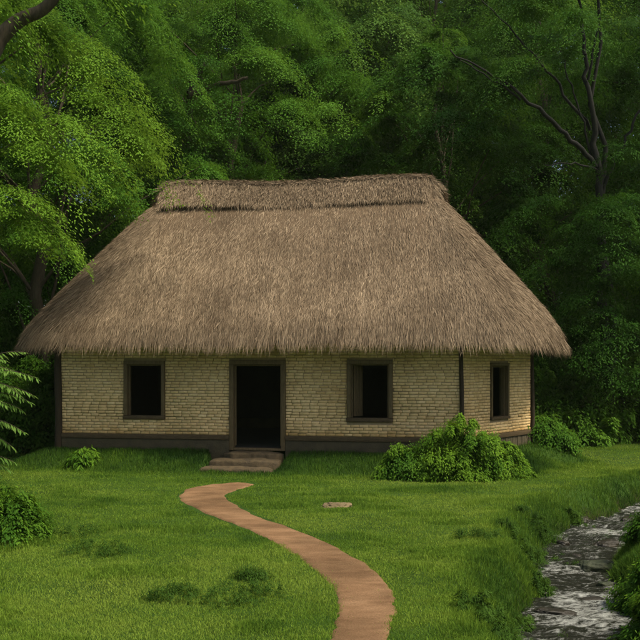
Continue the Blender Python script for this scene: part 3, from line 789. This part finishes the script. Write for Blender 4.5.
tree((-8.4, 27), 16.5, 4.6, G['mid'], 'full green tree rising behind the left end of the roof', pads=80, n_per=3000, leaf=(.080, .034), seed=12, base_t=.55, trunk_r=.28, z0=.22, skip=roof_view_clear,
     extra=[np.r_[pxp(a, b, Yd), r_, az, .7] for a, b, Yd, r_, az in [(185, 185, 25.5, 1.3, 0), (130, 200, 25, 1.3, 0), (200, 165, 26, 1.2, 0), (35, 235, 24, 1.2, 0), (85, 165, 25, 1.3, 0), (95, 175, 26, 1.4, 0), (75, 150, 26, 1.4, 0), (65, 175, 25, 1.3, 0), (100, 150, 26, 1.3, 0)]])
tree((-3.2, 33), 18, 5.2, G['mid'], 'broad rounded green tree above the left half of the ridge with dark forking limbs', pads=80, n_per=3600, seed=13, base_t=.68, trunk_r=.3, z0=.25, leaf=(.085, .036), cr=(1.3, 2.1),
     limbs_more=[(pxp(195, 100, 29.5), pxp(188, 70, 29), .10, .08, 0), (pxp(190, 95, 29), pxp(248, 78, 28.6), .12, .05, .05), (pxp(190, 92, 29), pxp(208, 58, 28.8), .10, .05, 0), (pxp(186, 150, 31), pxp(190, 92, 29), .16, .12, 0)],
     extra=[np.r_[pxp(a, b, Yd), r_, az, .6] for a, b, Yd, r_, az in [(235, 30, 31, 1.5, 0), (260, 55, 30, 1.4, 0), (215, 15, 30, 1.5, 0), (280, 20, 31, 1.5, 0), (240, 130, 30, 1.5, 0), (225, 155, 30, 1.4, 0), (255, -10, 31, 1.6, 0)]])
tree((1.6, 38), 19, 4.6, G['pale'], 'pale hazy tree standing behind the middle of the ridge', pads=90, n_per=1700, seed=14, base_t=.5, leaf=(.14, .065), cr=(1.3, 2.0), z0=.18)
tree((4.2, 31.5), 15, 4.0, G['dark'], 'dark mid-height tree just behind the right end of the ridge', pads=85, n_per=1800, seed=15, base_t=.5, leaf=(.11, .045), z0=.15)
lm = [(a_, b_, r0_ * .62, r1_ * .6, s_) for a_, b_, r0_, r1_, s_ in [(pxp(605, 340, 27), pxp(600, 175, 27), .26, .20, 0), (pxp(600, 178, 27), pxp(585, 55, 26.6), .19, .10, 0), (pxp(585, 55, 26.6), pxp(575, -30, 26.6), .10, .05, 0),
      (pxp(600, 170, 27), pxp(545, 115, 26), .13, .10, .05), (pxp(545, 115, 26), pxp(450, 50, 25), .10, .03, .06), (pxp(520, 100, 25.8), pxp(460, 60, 25), .06, .02, .05),
      (pxp(590, 130, 27), pxp(520, 40, 26), .09, .04, .06), (pxp(520, 40, 26), pxp(470, -10, 25.5), .04, .02, .06), (pxp(588, 80, 26.6), pxp(600, 20, 26), .07, .04, 0),
      (pxp(602, 190, 27), pxp(640, 110, 26.5), .11, .06, .05), (pxp(592, 160, 27), pxp(565, 60, 26.5), .07, .03, .02), (pxp(600, 170, 27), pxp(545, 165, 25.6), .06, .02, .08)]]
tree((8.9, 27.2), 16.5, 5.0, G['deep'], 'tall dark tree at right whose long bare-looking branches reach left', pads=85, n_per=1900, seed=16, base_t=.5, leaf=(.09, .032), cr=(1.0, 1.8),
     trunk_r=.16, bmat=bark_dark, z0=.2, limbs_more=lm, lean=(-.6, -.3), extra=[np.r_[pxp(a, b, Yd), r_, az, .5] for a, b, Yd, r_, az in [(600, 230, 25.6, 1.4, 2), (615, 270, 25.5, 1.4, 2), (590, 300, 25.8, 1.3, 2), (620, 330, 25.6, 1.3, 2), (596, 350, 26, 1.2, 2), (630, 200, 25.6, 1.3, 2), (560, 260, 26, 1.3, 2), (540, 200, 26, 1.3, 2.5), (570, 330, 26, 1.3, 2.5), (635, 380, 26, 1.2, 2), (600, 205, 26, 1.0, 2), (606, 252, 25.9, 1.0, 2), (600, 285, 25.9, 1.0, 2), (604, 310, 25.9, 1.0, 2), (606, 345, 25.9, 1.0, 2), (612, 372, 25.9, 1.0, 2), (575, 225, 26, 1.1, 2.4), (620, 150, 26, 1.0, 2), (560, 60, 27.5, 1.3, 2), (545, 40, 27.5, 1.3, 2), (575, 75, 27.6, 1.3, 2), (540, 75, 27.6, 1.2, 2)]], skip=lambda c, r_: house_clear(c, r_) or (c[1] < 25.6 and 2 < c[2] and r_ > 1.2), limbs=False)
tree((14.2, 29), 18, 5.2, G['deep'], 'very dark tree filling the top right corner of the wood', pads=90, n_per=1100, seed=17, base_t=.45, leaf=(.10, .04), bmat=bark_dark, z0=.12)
tree((-14.5, 24), 17, 5.0, G['mid'], 'green tree at the far left edge behind the bright one', pads=80, n_per=1000, seed=18, base_t=.5, z0=.15)
# second row of the wood
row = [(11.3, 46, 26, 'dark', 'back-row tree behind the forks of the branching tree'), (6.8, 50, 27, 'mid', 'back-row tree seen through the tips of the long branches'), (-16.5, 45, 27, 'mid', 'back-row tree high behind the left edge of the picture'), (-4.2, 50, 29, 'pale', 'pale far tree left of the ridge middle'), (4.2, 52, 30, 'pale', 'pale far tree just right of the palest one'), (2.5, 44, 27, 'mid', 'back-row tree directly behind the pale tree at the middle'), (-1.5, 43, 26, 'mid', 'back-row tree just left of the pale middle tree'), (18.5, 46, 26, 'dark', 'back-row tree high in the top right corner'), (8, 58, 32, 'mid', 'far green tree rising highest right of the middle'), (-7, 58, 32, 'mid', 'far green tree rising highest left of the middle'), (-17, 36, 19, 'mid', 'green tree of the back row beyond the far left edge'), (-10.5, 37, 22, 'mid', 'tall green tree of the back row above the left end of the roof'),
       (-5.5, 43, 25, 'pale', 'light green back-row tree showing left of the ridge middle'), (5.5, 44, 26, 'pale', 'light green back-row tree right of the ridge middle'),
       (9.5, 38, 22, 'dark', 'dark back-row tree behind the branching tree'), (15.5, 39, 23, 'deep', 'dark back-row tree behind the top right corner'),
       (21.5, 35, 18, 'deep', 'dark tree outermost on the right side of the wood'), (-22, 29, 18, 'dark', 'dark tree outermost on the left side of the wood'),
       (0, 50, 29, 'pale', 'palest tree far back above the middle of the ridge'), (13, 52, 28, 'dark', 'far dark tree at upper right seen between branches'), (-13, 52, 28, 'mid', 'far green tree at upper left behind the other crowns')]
for i, (x_, y_, h_, k_, lb) in enumerate(row):
    tree((x_, y_), h_, 5.8, G[k_], lb, pads=95, n_per=1700, leaf=(.125, .052), cr=(1.5, 2.5), z0=.12, seed=40 + i, base_t=.5, group='trees in the rows behind')

# far wood as one mass
r = np.random.default_rng(99); fp = []
for _ in range(900):
    an = r.uniform(-1.15, 1.15); dd_ = r.uniform(60, 85); x_, y_ = dd_ * math.sin(an), dd_ * math.cos(an)
    fp.append([x_, y_, H1(x_, y_) + r.uniform(1, 44), r.uniform(2.8, 4.8), r.uniform(-3, 3), r.uniform(.2, .8)])
for _ in range(420):
    an = r.uniform(-1.1, 1.1); dd_ = r.uniform(56, 62); x_, y_ = dd_ * math.sin(an), dd_ * math.cos(an)
    fp.append([x_, y_, H1(x_, y_) + r.uniform(0, 11), r.uniform(2.2, 3.6), r.uniform(-3, 3), r.uniform(.2, .6)])
V, F, tn = pad_leaves(fp, 520, .55, .32, r); tag(link_mesh('far_wood', np_mesh('far_wood', V, F, tn), G['mid']), 'far continuous mass of woodland foliage behind all the trees', 'woodland', kind='stuff')

def bush(loc, R_, h, mat, label, name='bush', n_pads=26, n_per=700, leaf=(.07, .035), cr=(.25, .45), seed=1, base_t=.5, group=None, ell=1.0, stems=True):
    r = np.random.default_rng(seed); x, y = loc; z = H1(x, y)
    o = empty(name, (x, y, z - .05)); tag(o, label, 'bush', group); P = []
    while len(P) < n_pads:
        q = r.normal(size=3); q /= np.linalg.norm(q); q[2] = abs(q[2]); q *= r.uniform(.5, 1)
        rad = r.uniform(*cr); c = np.array([x + q[0] * R_, y + q[1] * R_ * ell, 0]); c[2] = H1(c[0], c[1]) + .08 + q[2] * h * .9
        P.append(np.r_[c, rad, math.atan2(q[1], q[0]), np.clip(base_t + .1 * q[2] + r.normal(0, .12), 0, 1)])
    for _ in range(n_pads // 3):                 # sprigs that stand out of the outline
        a_ = r.uniform(0, 2 * np.pi); q_ = r.uniform(.3, 1.15); c = np.array([x + math.cos(a_) * R_ * q_, y + math.sin(a_) * R_ * ell * q_, 0])
        c[2] = H1(c[0], c[1]) + h * (1.0 - .75 * q_ ** 2) + r.uniform(0, .16 * h); P.append(np.r_[c, cr[0] * r.uniform(.5, .9), a_, min(1, base_t + .2)])
    V, F, tn = pad_leaves(P, n_per, leaf[0], leaf[1], r, thick=.26, droop=.35, twigs=8)
    link_mesh('foliage', np_mesh('foliage', V, F, tn), mat, o)
    if stems:
        m = MB()
        for p in P[:18]: limb(m, (x + r.normal(0, R_ * .15), y + r.normal(0, R_ * .1), z - .1), p[:3], .016, .005, .1, r, 5, 5)
        m.build('stem', bark_dark, o, smooth=True)
    return o
# bush in front of the house: a tall dome with lower shoulders (three plants)
bush((2.85, 18.35), .85, 1.12, G['bush'], 'tallest leafy bush hiding the corner post of the cottage', n_pads=46, n_per=900, cr=(.24, .42), seed=21, base_t=.62, leaf=(.065, .026), ell=.6)
bush((1.85, 18.4), .65, .62, G['bush'], 'low spreading bush under the right front window', n_pads=30, n_per=850, cr=(.2, .36), seed=22, base_t=.5, leaf=(.065, .026), ell=.6)
bush((3.65, 18.75), .60, .66, G['bush'], 'low leafy bush sloping down to the right beneath the side window', n_pads=30, n_per=850, cr=(.22, .38), seed=23, base_t=.58, leaf=(.065, .026), ell=.6)
bush((5.75, 22.6), .55, .72, G['dark'], 'dark green bush at the right rear corner of the cottage', n_pads=30, n_per=560, cr=(.25, .45), seed=24, base_t=.6, leaf=(.09, .035))
bush((3.35, 8.9), .32, .34, G['bush'], 'leafy bush on the near right bank in the bottom right corner', n_pads=24, n_per=700, cr=(.12, .22), leaf=(.045, .02), seed=37, base_t=.5)
# wood-edge shrubs
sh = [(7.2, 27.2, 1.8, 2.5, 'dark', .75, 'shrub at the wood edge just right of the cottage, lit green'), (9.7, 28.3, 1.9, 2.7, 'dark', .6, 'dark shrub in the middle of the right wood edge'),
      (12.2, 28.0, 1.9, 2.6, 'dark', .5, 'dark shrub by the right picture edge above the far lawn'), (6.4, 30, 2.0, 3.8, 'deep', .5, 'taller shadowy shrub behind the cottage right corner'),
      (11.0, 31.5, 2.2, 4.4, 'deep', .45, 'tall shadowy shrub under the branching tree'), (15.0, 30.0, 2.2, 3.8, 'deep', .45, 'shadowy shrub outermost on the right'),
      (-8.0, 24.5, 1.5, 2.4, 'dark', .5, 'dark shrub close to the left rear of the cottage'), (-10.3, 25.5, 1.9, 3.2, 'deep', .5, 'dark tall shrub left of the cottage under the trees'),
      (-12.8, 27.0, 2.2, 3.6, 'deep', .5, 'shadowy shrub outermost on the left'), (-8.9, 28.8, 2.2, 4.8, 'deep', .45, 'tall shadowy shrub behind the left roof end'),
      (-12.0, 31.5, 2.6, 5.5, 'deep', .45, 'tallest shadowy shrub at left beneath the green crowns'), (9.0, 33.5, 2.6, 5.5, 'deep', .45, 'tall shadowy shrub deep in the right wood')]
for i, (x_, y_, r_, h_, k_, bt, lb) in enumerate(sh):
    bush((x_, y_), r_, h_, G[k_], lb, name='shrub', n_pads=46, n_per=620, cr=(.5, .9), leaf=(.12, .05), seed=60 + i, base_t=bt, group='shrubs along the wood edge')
# left foreground
bush((-4.22, 11.9), .50, .66, G['bush'], 'dense dark shrub at the lower left picture edge', n_pads=30, n_per=700, cr=(.2, .34), leaf=(.055, .026), seed=31, base_t=.42)
bush((-7.05, 18.2), .45, .35, G['weed'], 'little dark bush left of the cottage under the light fronds', n_pads=14, n_per=350, cr=(.2, .3), leaf=(.06, .025), seed=33, base_t=.5)
bush((-5.25, 20.0), .27, .22, G['bush'], 'small spreading leafy plant against the plinth below the left window', name='small_plant', n_pads=12, n_per=170, cr=(.18, .28), leaf=(.14, .035), seed=34, base_t=.6)
bush((3.85, 10.3), .42, .50, G['bush'], 'green bush overhanging the stream at the lower right edge', n_pads=26, n_per=700, cr=(.16, .28), leaf=(.05, .022), seed=35, base_t=.5)
bush((4.75, 12.2), .5, .34, G['bush'], 'low green bush on the far bank at the right picture edge', n_pads=22, n_per=600, cr=(.16, .3), leaf=(.05, .022), seed=36, base_t=.45)

# pinnate light-green fronds at the left edge
fr = empty('leafy_sapling', (-5.95, 14.9, H1(-5.95, 14.9))); tag(fr, 'light green sapling with drooping feathery fronds at the left edge', 'plant')
r = np.random.default_rng(3); m = MB(); Vs, Fs, ts_ = [], [], []; cnt = 0
tips = [(36, 378), (30, 402), (24, 432), (20, 395), (16, 372), (5, 405), (0, 440), (14, 462), (-5, 380), (4, 360), (22, 410), (33, 395), (14, 448), (24, 352), (10, 470), (-20, 360), (-25, 420), (12, 388), (8, 425)]
m.tube(catmull([(-5.95, 14.9, -.6), (-5.97, 14.9, .3), (-5.9, 14.9, 1.1), (-5.8, 14.85, 1.75)], 5), np.linspace(.035, .012, 16), 8)
for i, (a, b) in enumerate(tips):
    e1 = pxp(a, b, 14.6 + r.uniform(-.4, .4)); s0 = np.array([-5.88, 14.9, e1[2] - .02 + r.uniform(-.1, .25)])
    s0[2] = np.clip(s0[2], .1, 1.7)
    t = np.linspace(0, 1, 40)[:, None]; arc = s0 + (e1 - s0) * t + np.array([0, 0, .35]) * (t * (1 - t)) * 1.6 + np.array([0, -.2, 0]) * t * (1 - t)
    m.tube(arc, np.linspace(.010, .003, 40), 5)
    P = np.repeat(arc[3::2], 2, 0); d_ = np.repeat(np.gradient(arc, axis=0)[3::2], 2, 0); d_ /= np.linalg.norm(d_, axis=1)[:, None]
    sd_ = np.cross(d_, [0, 0, 1]); sd_ /= np.linalg.norm(sd_, axis=1)[:, None]; sg = np.tile([1, -1], len(P) // 2)[:, None]
    V, F = leaf_quads(P, sd_ * sg * .8 + d_ * .9 + np.array([0, 0, -.65]) + r.normal(0, .2, P.shape), np.array([0, 0, 1]) + r.normal(0, .2, P.shape),
                      np.full(len(P), .21) * r.uniform(.8, 1.2, len(P)) * np.repeat(np.sin(np.linspace(.5, 2.6, len(P) // 2)), 2), np.full(len(P), .034))
    Vs.append(V); Fs.append(F + cnt); cnt += len(V); ts_.append(np.clip(r.normal(.6, .15, len(P)), 0, 1))
m.build('stem', bark, fr, smooth=True)
link_mesh('fronds', np_mesh('fronds', np.concatenate(Vs), np.concatenate(Fs), np.concatenate(ts_)), G['frond'], fr)

# ------------------------------------------------------------------ damp air
m = MB(); m.box((-480, -480, -6), (960, 0, 0), (0, 960, 0), (0, 0, 64)); hz_m = bpy.data.materials.new('damp_air'); hz_m.use_nodes = True
hn = hz_m.node_tree.nodes; hn.remove(hn['Principled BSDF']); pv = hn.new('ShaderNodeVolumePrincipled')
pv.inputs['Color'].default_value = (.80, .95, .66, 1); pv.inputs['Density'].default_value = .00028; pv.inputs['Anisotropy'].default_value = .2
hz_m.node_tree.links.new(pv.outputs[0], hn['Material Output'].inputs['Volume'])
tag(m.build('haze', hz_m), 'thin damp greenish air hanging through the wood', 'haze', kind='stuff')

# ------------------------------------------------------------------ rocks
def rock(c, r3, seed, mat, label, name='rock', yaw=0, group=None, cat='rock', rough=.25):
    o = link_mesh(name, rock_mesh(name, (0, 0, 0), r3, seed, 5, rough, 1, yaw), mat); o.location = c
    tag(o, label, cat, group); return o
p = px((338, 507)); rock((p[0], p[1], -.44), (.25, .15, .085), 3, rock_tan, 'flat tan stone lying alone in the lawn right of the path', yaw=.1, rough=.6)
def wpx(a, b): 
    Y_ = (EYE - WZ) * 900 / (b - 365); return ((a - 320) / 900 * Y_, Y_)
RG = 'rocks in the stream'
for i, (a, b, rr_, mt, lb) in enumerate([
    (597, 568, (.30, .22, .17), rock_moss, 'largest dark mossy rock jutting from the right bank mid-stream'),
    (606, 545, (.30, .18, .11), rock_wet, 'wet flat rock in the middle of the upper bend'),
    (580, 519, (.42, .18, .12), rock_wet, 'dark rock ledge tucked under the left bank upstream'),
    (563, 543, (.12, .10, .07), rock_wet, 'small dark rock at the foot of the left bank below the bend'),
    (556, 612, (.24, .12, .05), rock_wet, 'submerged brown flat rock nearest the bottom of the picture'),
    (590, 600, (.20, .10, .05), rock_wet, 'low wet rock breaking the foam below the mossy rock'),
    (628, 520, (.26, .14, .10), rock_wet, 'wet rock splitting the current at the right picture edge'),
    (615, 497, (.30, .16, .14), rock_wet, 'farthest dark rock at the stream head by the lawn edge'),
    (575, 557, (.12, .09, .06), rock_wet, 'fist-sized wet stone just upstream of the mossy rock'),
    (606, 585, (.12, .10, .07), rock_moss, 'small mossy stone beside the right bank below the largest rock')]):
    q = wpx(a, b); rock((q[0], q[1], WZ + rr_[2] * -.15), (rr_[0] * .85, rr_[1] * .85, rr_[2] * .8), 20 + i, mt, lb, yaw=i * .7, group=RG, rough=.35)

# ------------------------------------------------------------------ grass
def blades(x, y, h, w, tint, r, lean=.62, dirb=None):
    n = len(x); z = H(x, y); a = r.uniform(0, 2 * np.pi, n); ln = np.abs(r.normal(0, lean, n)) * h
    la = r.uniform(0, 2 * np.pi, n) if dirb is None else dirb
    sx, sy = np.cos(a) * w / 2, np.sin(a) * w / 2; lx, ly = np.cos(la) * ln, np.sin(la) * ln
    z = z - .008
    V = np.stack([np.stack([x - sx, y - sy, z], 1), np.stack([x + sx, y + sy, z], 1),
                  np.stack([x + sx * .8 + lx * .35, y + sy * .8 + ly * .35, z + h * .6], 1), np.stack([x - sx * .8 + lx * .35, y - sy * .8 + ly * .35, z + h * .6], 1),
                  np.stack([x + lx, y + ly, z + h * np.sqrt(np.maximum(.15, 1 - (ln / h) ** 2 * .5))], 1)], 1).reshape(-1, 3)
    b = np.arange(n)[:, None] * 5
    return V, b + np.array([0, 1, 2, 3]), b + np.array([3, 2, 4]), tint
r = np.random.default_rng(77); gx, gy, gd = [], [], []
for y0, y1, den in [(6.4, 9, 8500), (9, 12, 6500), (12, 16, 3800), (16, 21, 2300), (21, 26, 1000), (26, 34, 420)]:
    xm = .40 * y1 + 1.2; n = int((y1 - y0) * 2 * xm * den); gx.append(r.uniform(-xm, xm, n)); gy.append(r.uniform(y0, y1, n))
gx, gy = np.concatenate(gx), np.concatenate(gy)
pd, sdd, hd = path_d(gx, gy), stream_d(gx, gy), poly_dist(gx, gy, HOUSE)
edge = .12 * (fbm(gx * 5, gy * 5, 0, 201, 3) - .5) 
ok = (pd > -.015 + edge) | ((pd > -.16) & (r.random(len(gx)) < .30 * np.exp(pd / .05))); ok &= (sdd > .09 + .25 * (fbm(gx * 2, gy * 2, 0, 202, 2) - .5)) & (hd > .03)
# keep clear of the steps
so = (gx - A[0]) * u_[0] + (gy - A[1]) * u_[1]; sn = (gx - A[0]) * n2[0] + (gy - A[1]) * n2[1]
ok &= ~((so > x232 - .12 * (sn > .3) - .18 * (sn > .66)) & (so < x283 - .05) & (sn > 0) & (sn < 1.0))
gx, gy, pd, sdd, hd = gx[ok], gy[ok], pd[ok], sdd[ok], hd[ok]
big = fbm(gx * .45, gy * .6, 0, 211, 3); sm = fbm(gx * 2.2, gy * 2.6, 0, 212, 4); clump = sstep(.56, .72, fbm(gx * 1.1, gy * 1.5, 0, 213, 4))
hh = .022 + .020 * sm + .030 * clump * sstep(.2, .6, pd)
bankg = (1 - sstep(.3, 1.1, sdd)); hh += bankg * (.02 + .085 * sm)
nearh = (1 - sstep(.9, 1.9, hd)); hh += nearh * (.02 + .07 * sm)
rough_l = sstep(.5, 3.5, -(gx + 1.2)) * (1 - sstep(12, 15.5, gy)); hh += rough_l * clump * .05 
hh *= r.uniform(.6, 1.35, len(gx))
ww = .0030 + .00030 * gy
tint = .77 + .70 * (big - .5) + .35 * (sm - .5) - .22 * clump - .40 * bankg - .62 * nearh - .12 * rough_l + r.normal(0, .12, len(gx))  # nearh term paints the house-front shade into the blade tint
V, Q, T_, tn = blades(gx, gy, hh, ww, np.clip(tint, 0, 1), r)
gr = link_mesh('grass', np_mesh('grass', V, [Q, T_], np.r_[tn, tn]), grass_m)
tag(gr, 'short green lawn grass around the path and stream banks', 'grass', kind='stuff')
print('blades', len(gx))
# coarse leafy weed clumps in the lawn
WG = 'dark weed clumps in the lawn'
for i, (a, b, R_, h_, lb) in enumerate([
    (508, 626, .22, .22, 'leafy tuft on the left bank at the very bottom of the picture'), (598, 508, .3, .2, 'leafy tuft over the dark rock ledge'), (553, 524, .3, .2, 'broad leafy tuft on the inner side of the upper bend'), (612, 503, .24, .15, 'leafy clump on the left bank next to the farthest rock'), (549, 555, .2, .2, 'dark leafy tuft drooping from the left bank at the bend'), (530, 598, .22, .2, 'leafy tuft over the widest calm water at the bottom'), (566, 528, .2, .2, 'dark leafy tuft over the mouth of the upper bend'),
    (236, 600, .30, .10, 'largest dark weed clump in the lawn left of the path'), (175, 598, .20, .09, 'dark weed clump immediately left of the largest one in the lawn'),
    (68, 538, .34, .15, 'dark weed clump beside the left shrub'), (252, 580, .12, .07, 'tiny weed tuft closest to the left side of the path'),
    (95, 555, .26, .12, 'weed clump trailing into the lawn from the left shrub'), (492, 610, .35, .20, 'dark leafy clump on the stream bank at the bottom'),
    (537, 578, .26, .18, 'dark leafy clump hanging over the water mid-bank'), (560, 588, .16, .16, 'grassy clump at the tip of the left bank'),
    (545, 510, .38, .22, 'leafy clump on the upper left bank near the dark rock'), (478, 540, .22, .12, 'low weed clump on the lawn between path and stream'),
    (582, 498, .26, .2, 'leafy clump above the rock ledge upstream'), (525, 530, .35, .18, 'weed clump on the slope of the left bank')]):
    q = px((a, b)); bush(q, R_ * (1.6 if a < 300 or a == 478 else 1.1), h_ * (.12 if a < 300 or a == 478 else .9), G['weed'], lb, name='weed_clump', n_pads=26 if a < 300 or a == 478 else 18, n_per=75 if a < 300 or a == 478 else 330, cr=(.07, .13), leaf=(.035, .009), seed=300 + i, base_t=.5, group=WG, stems=False)
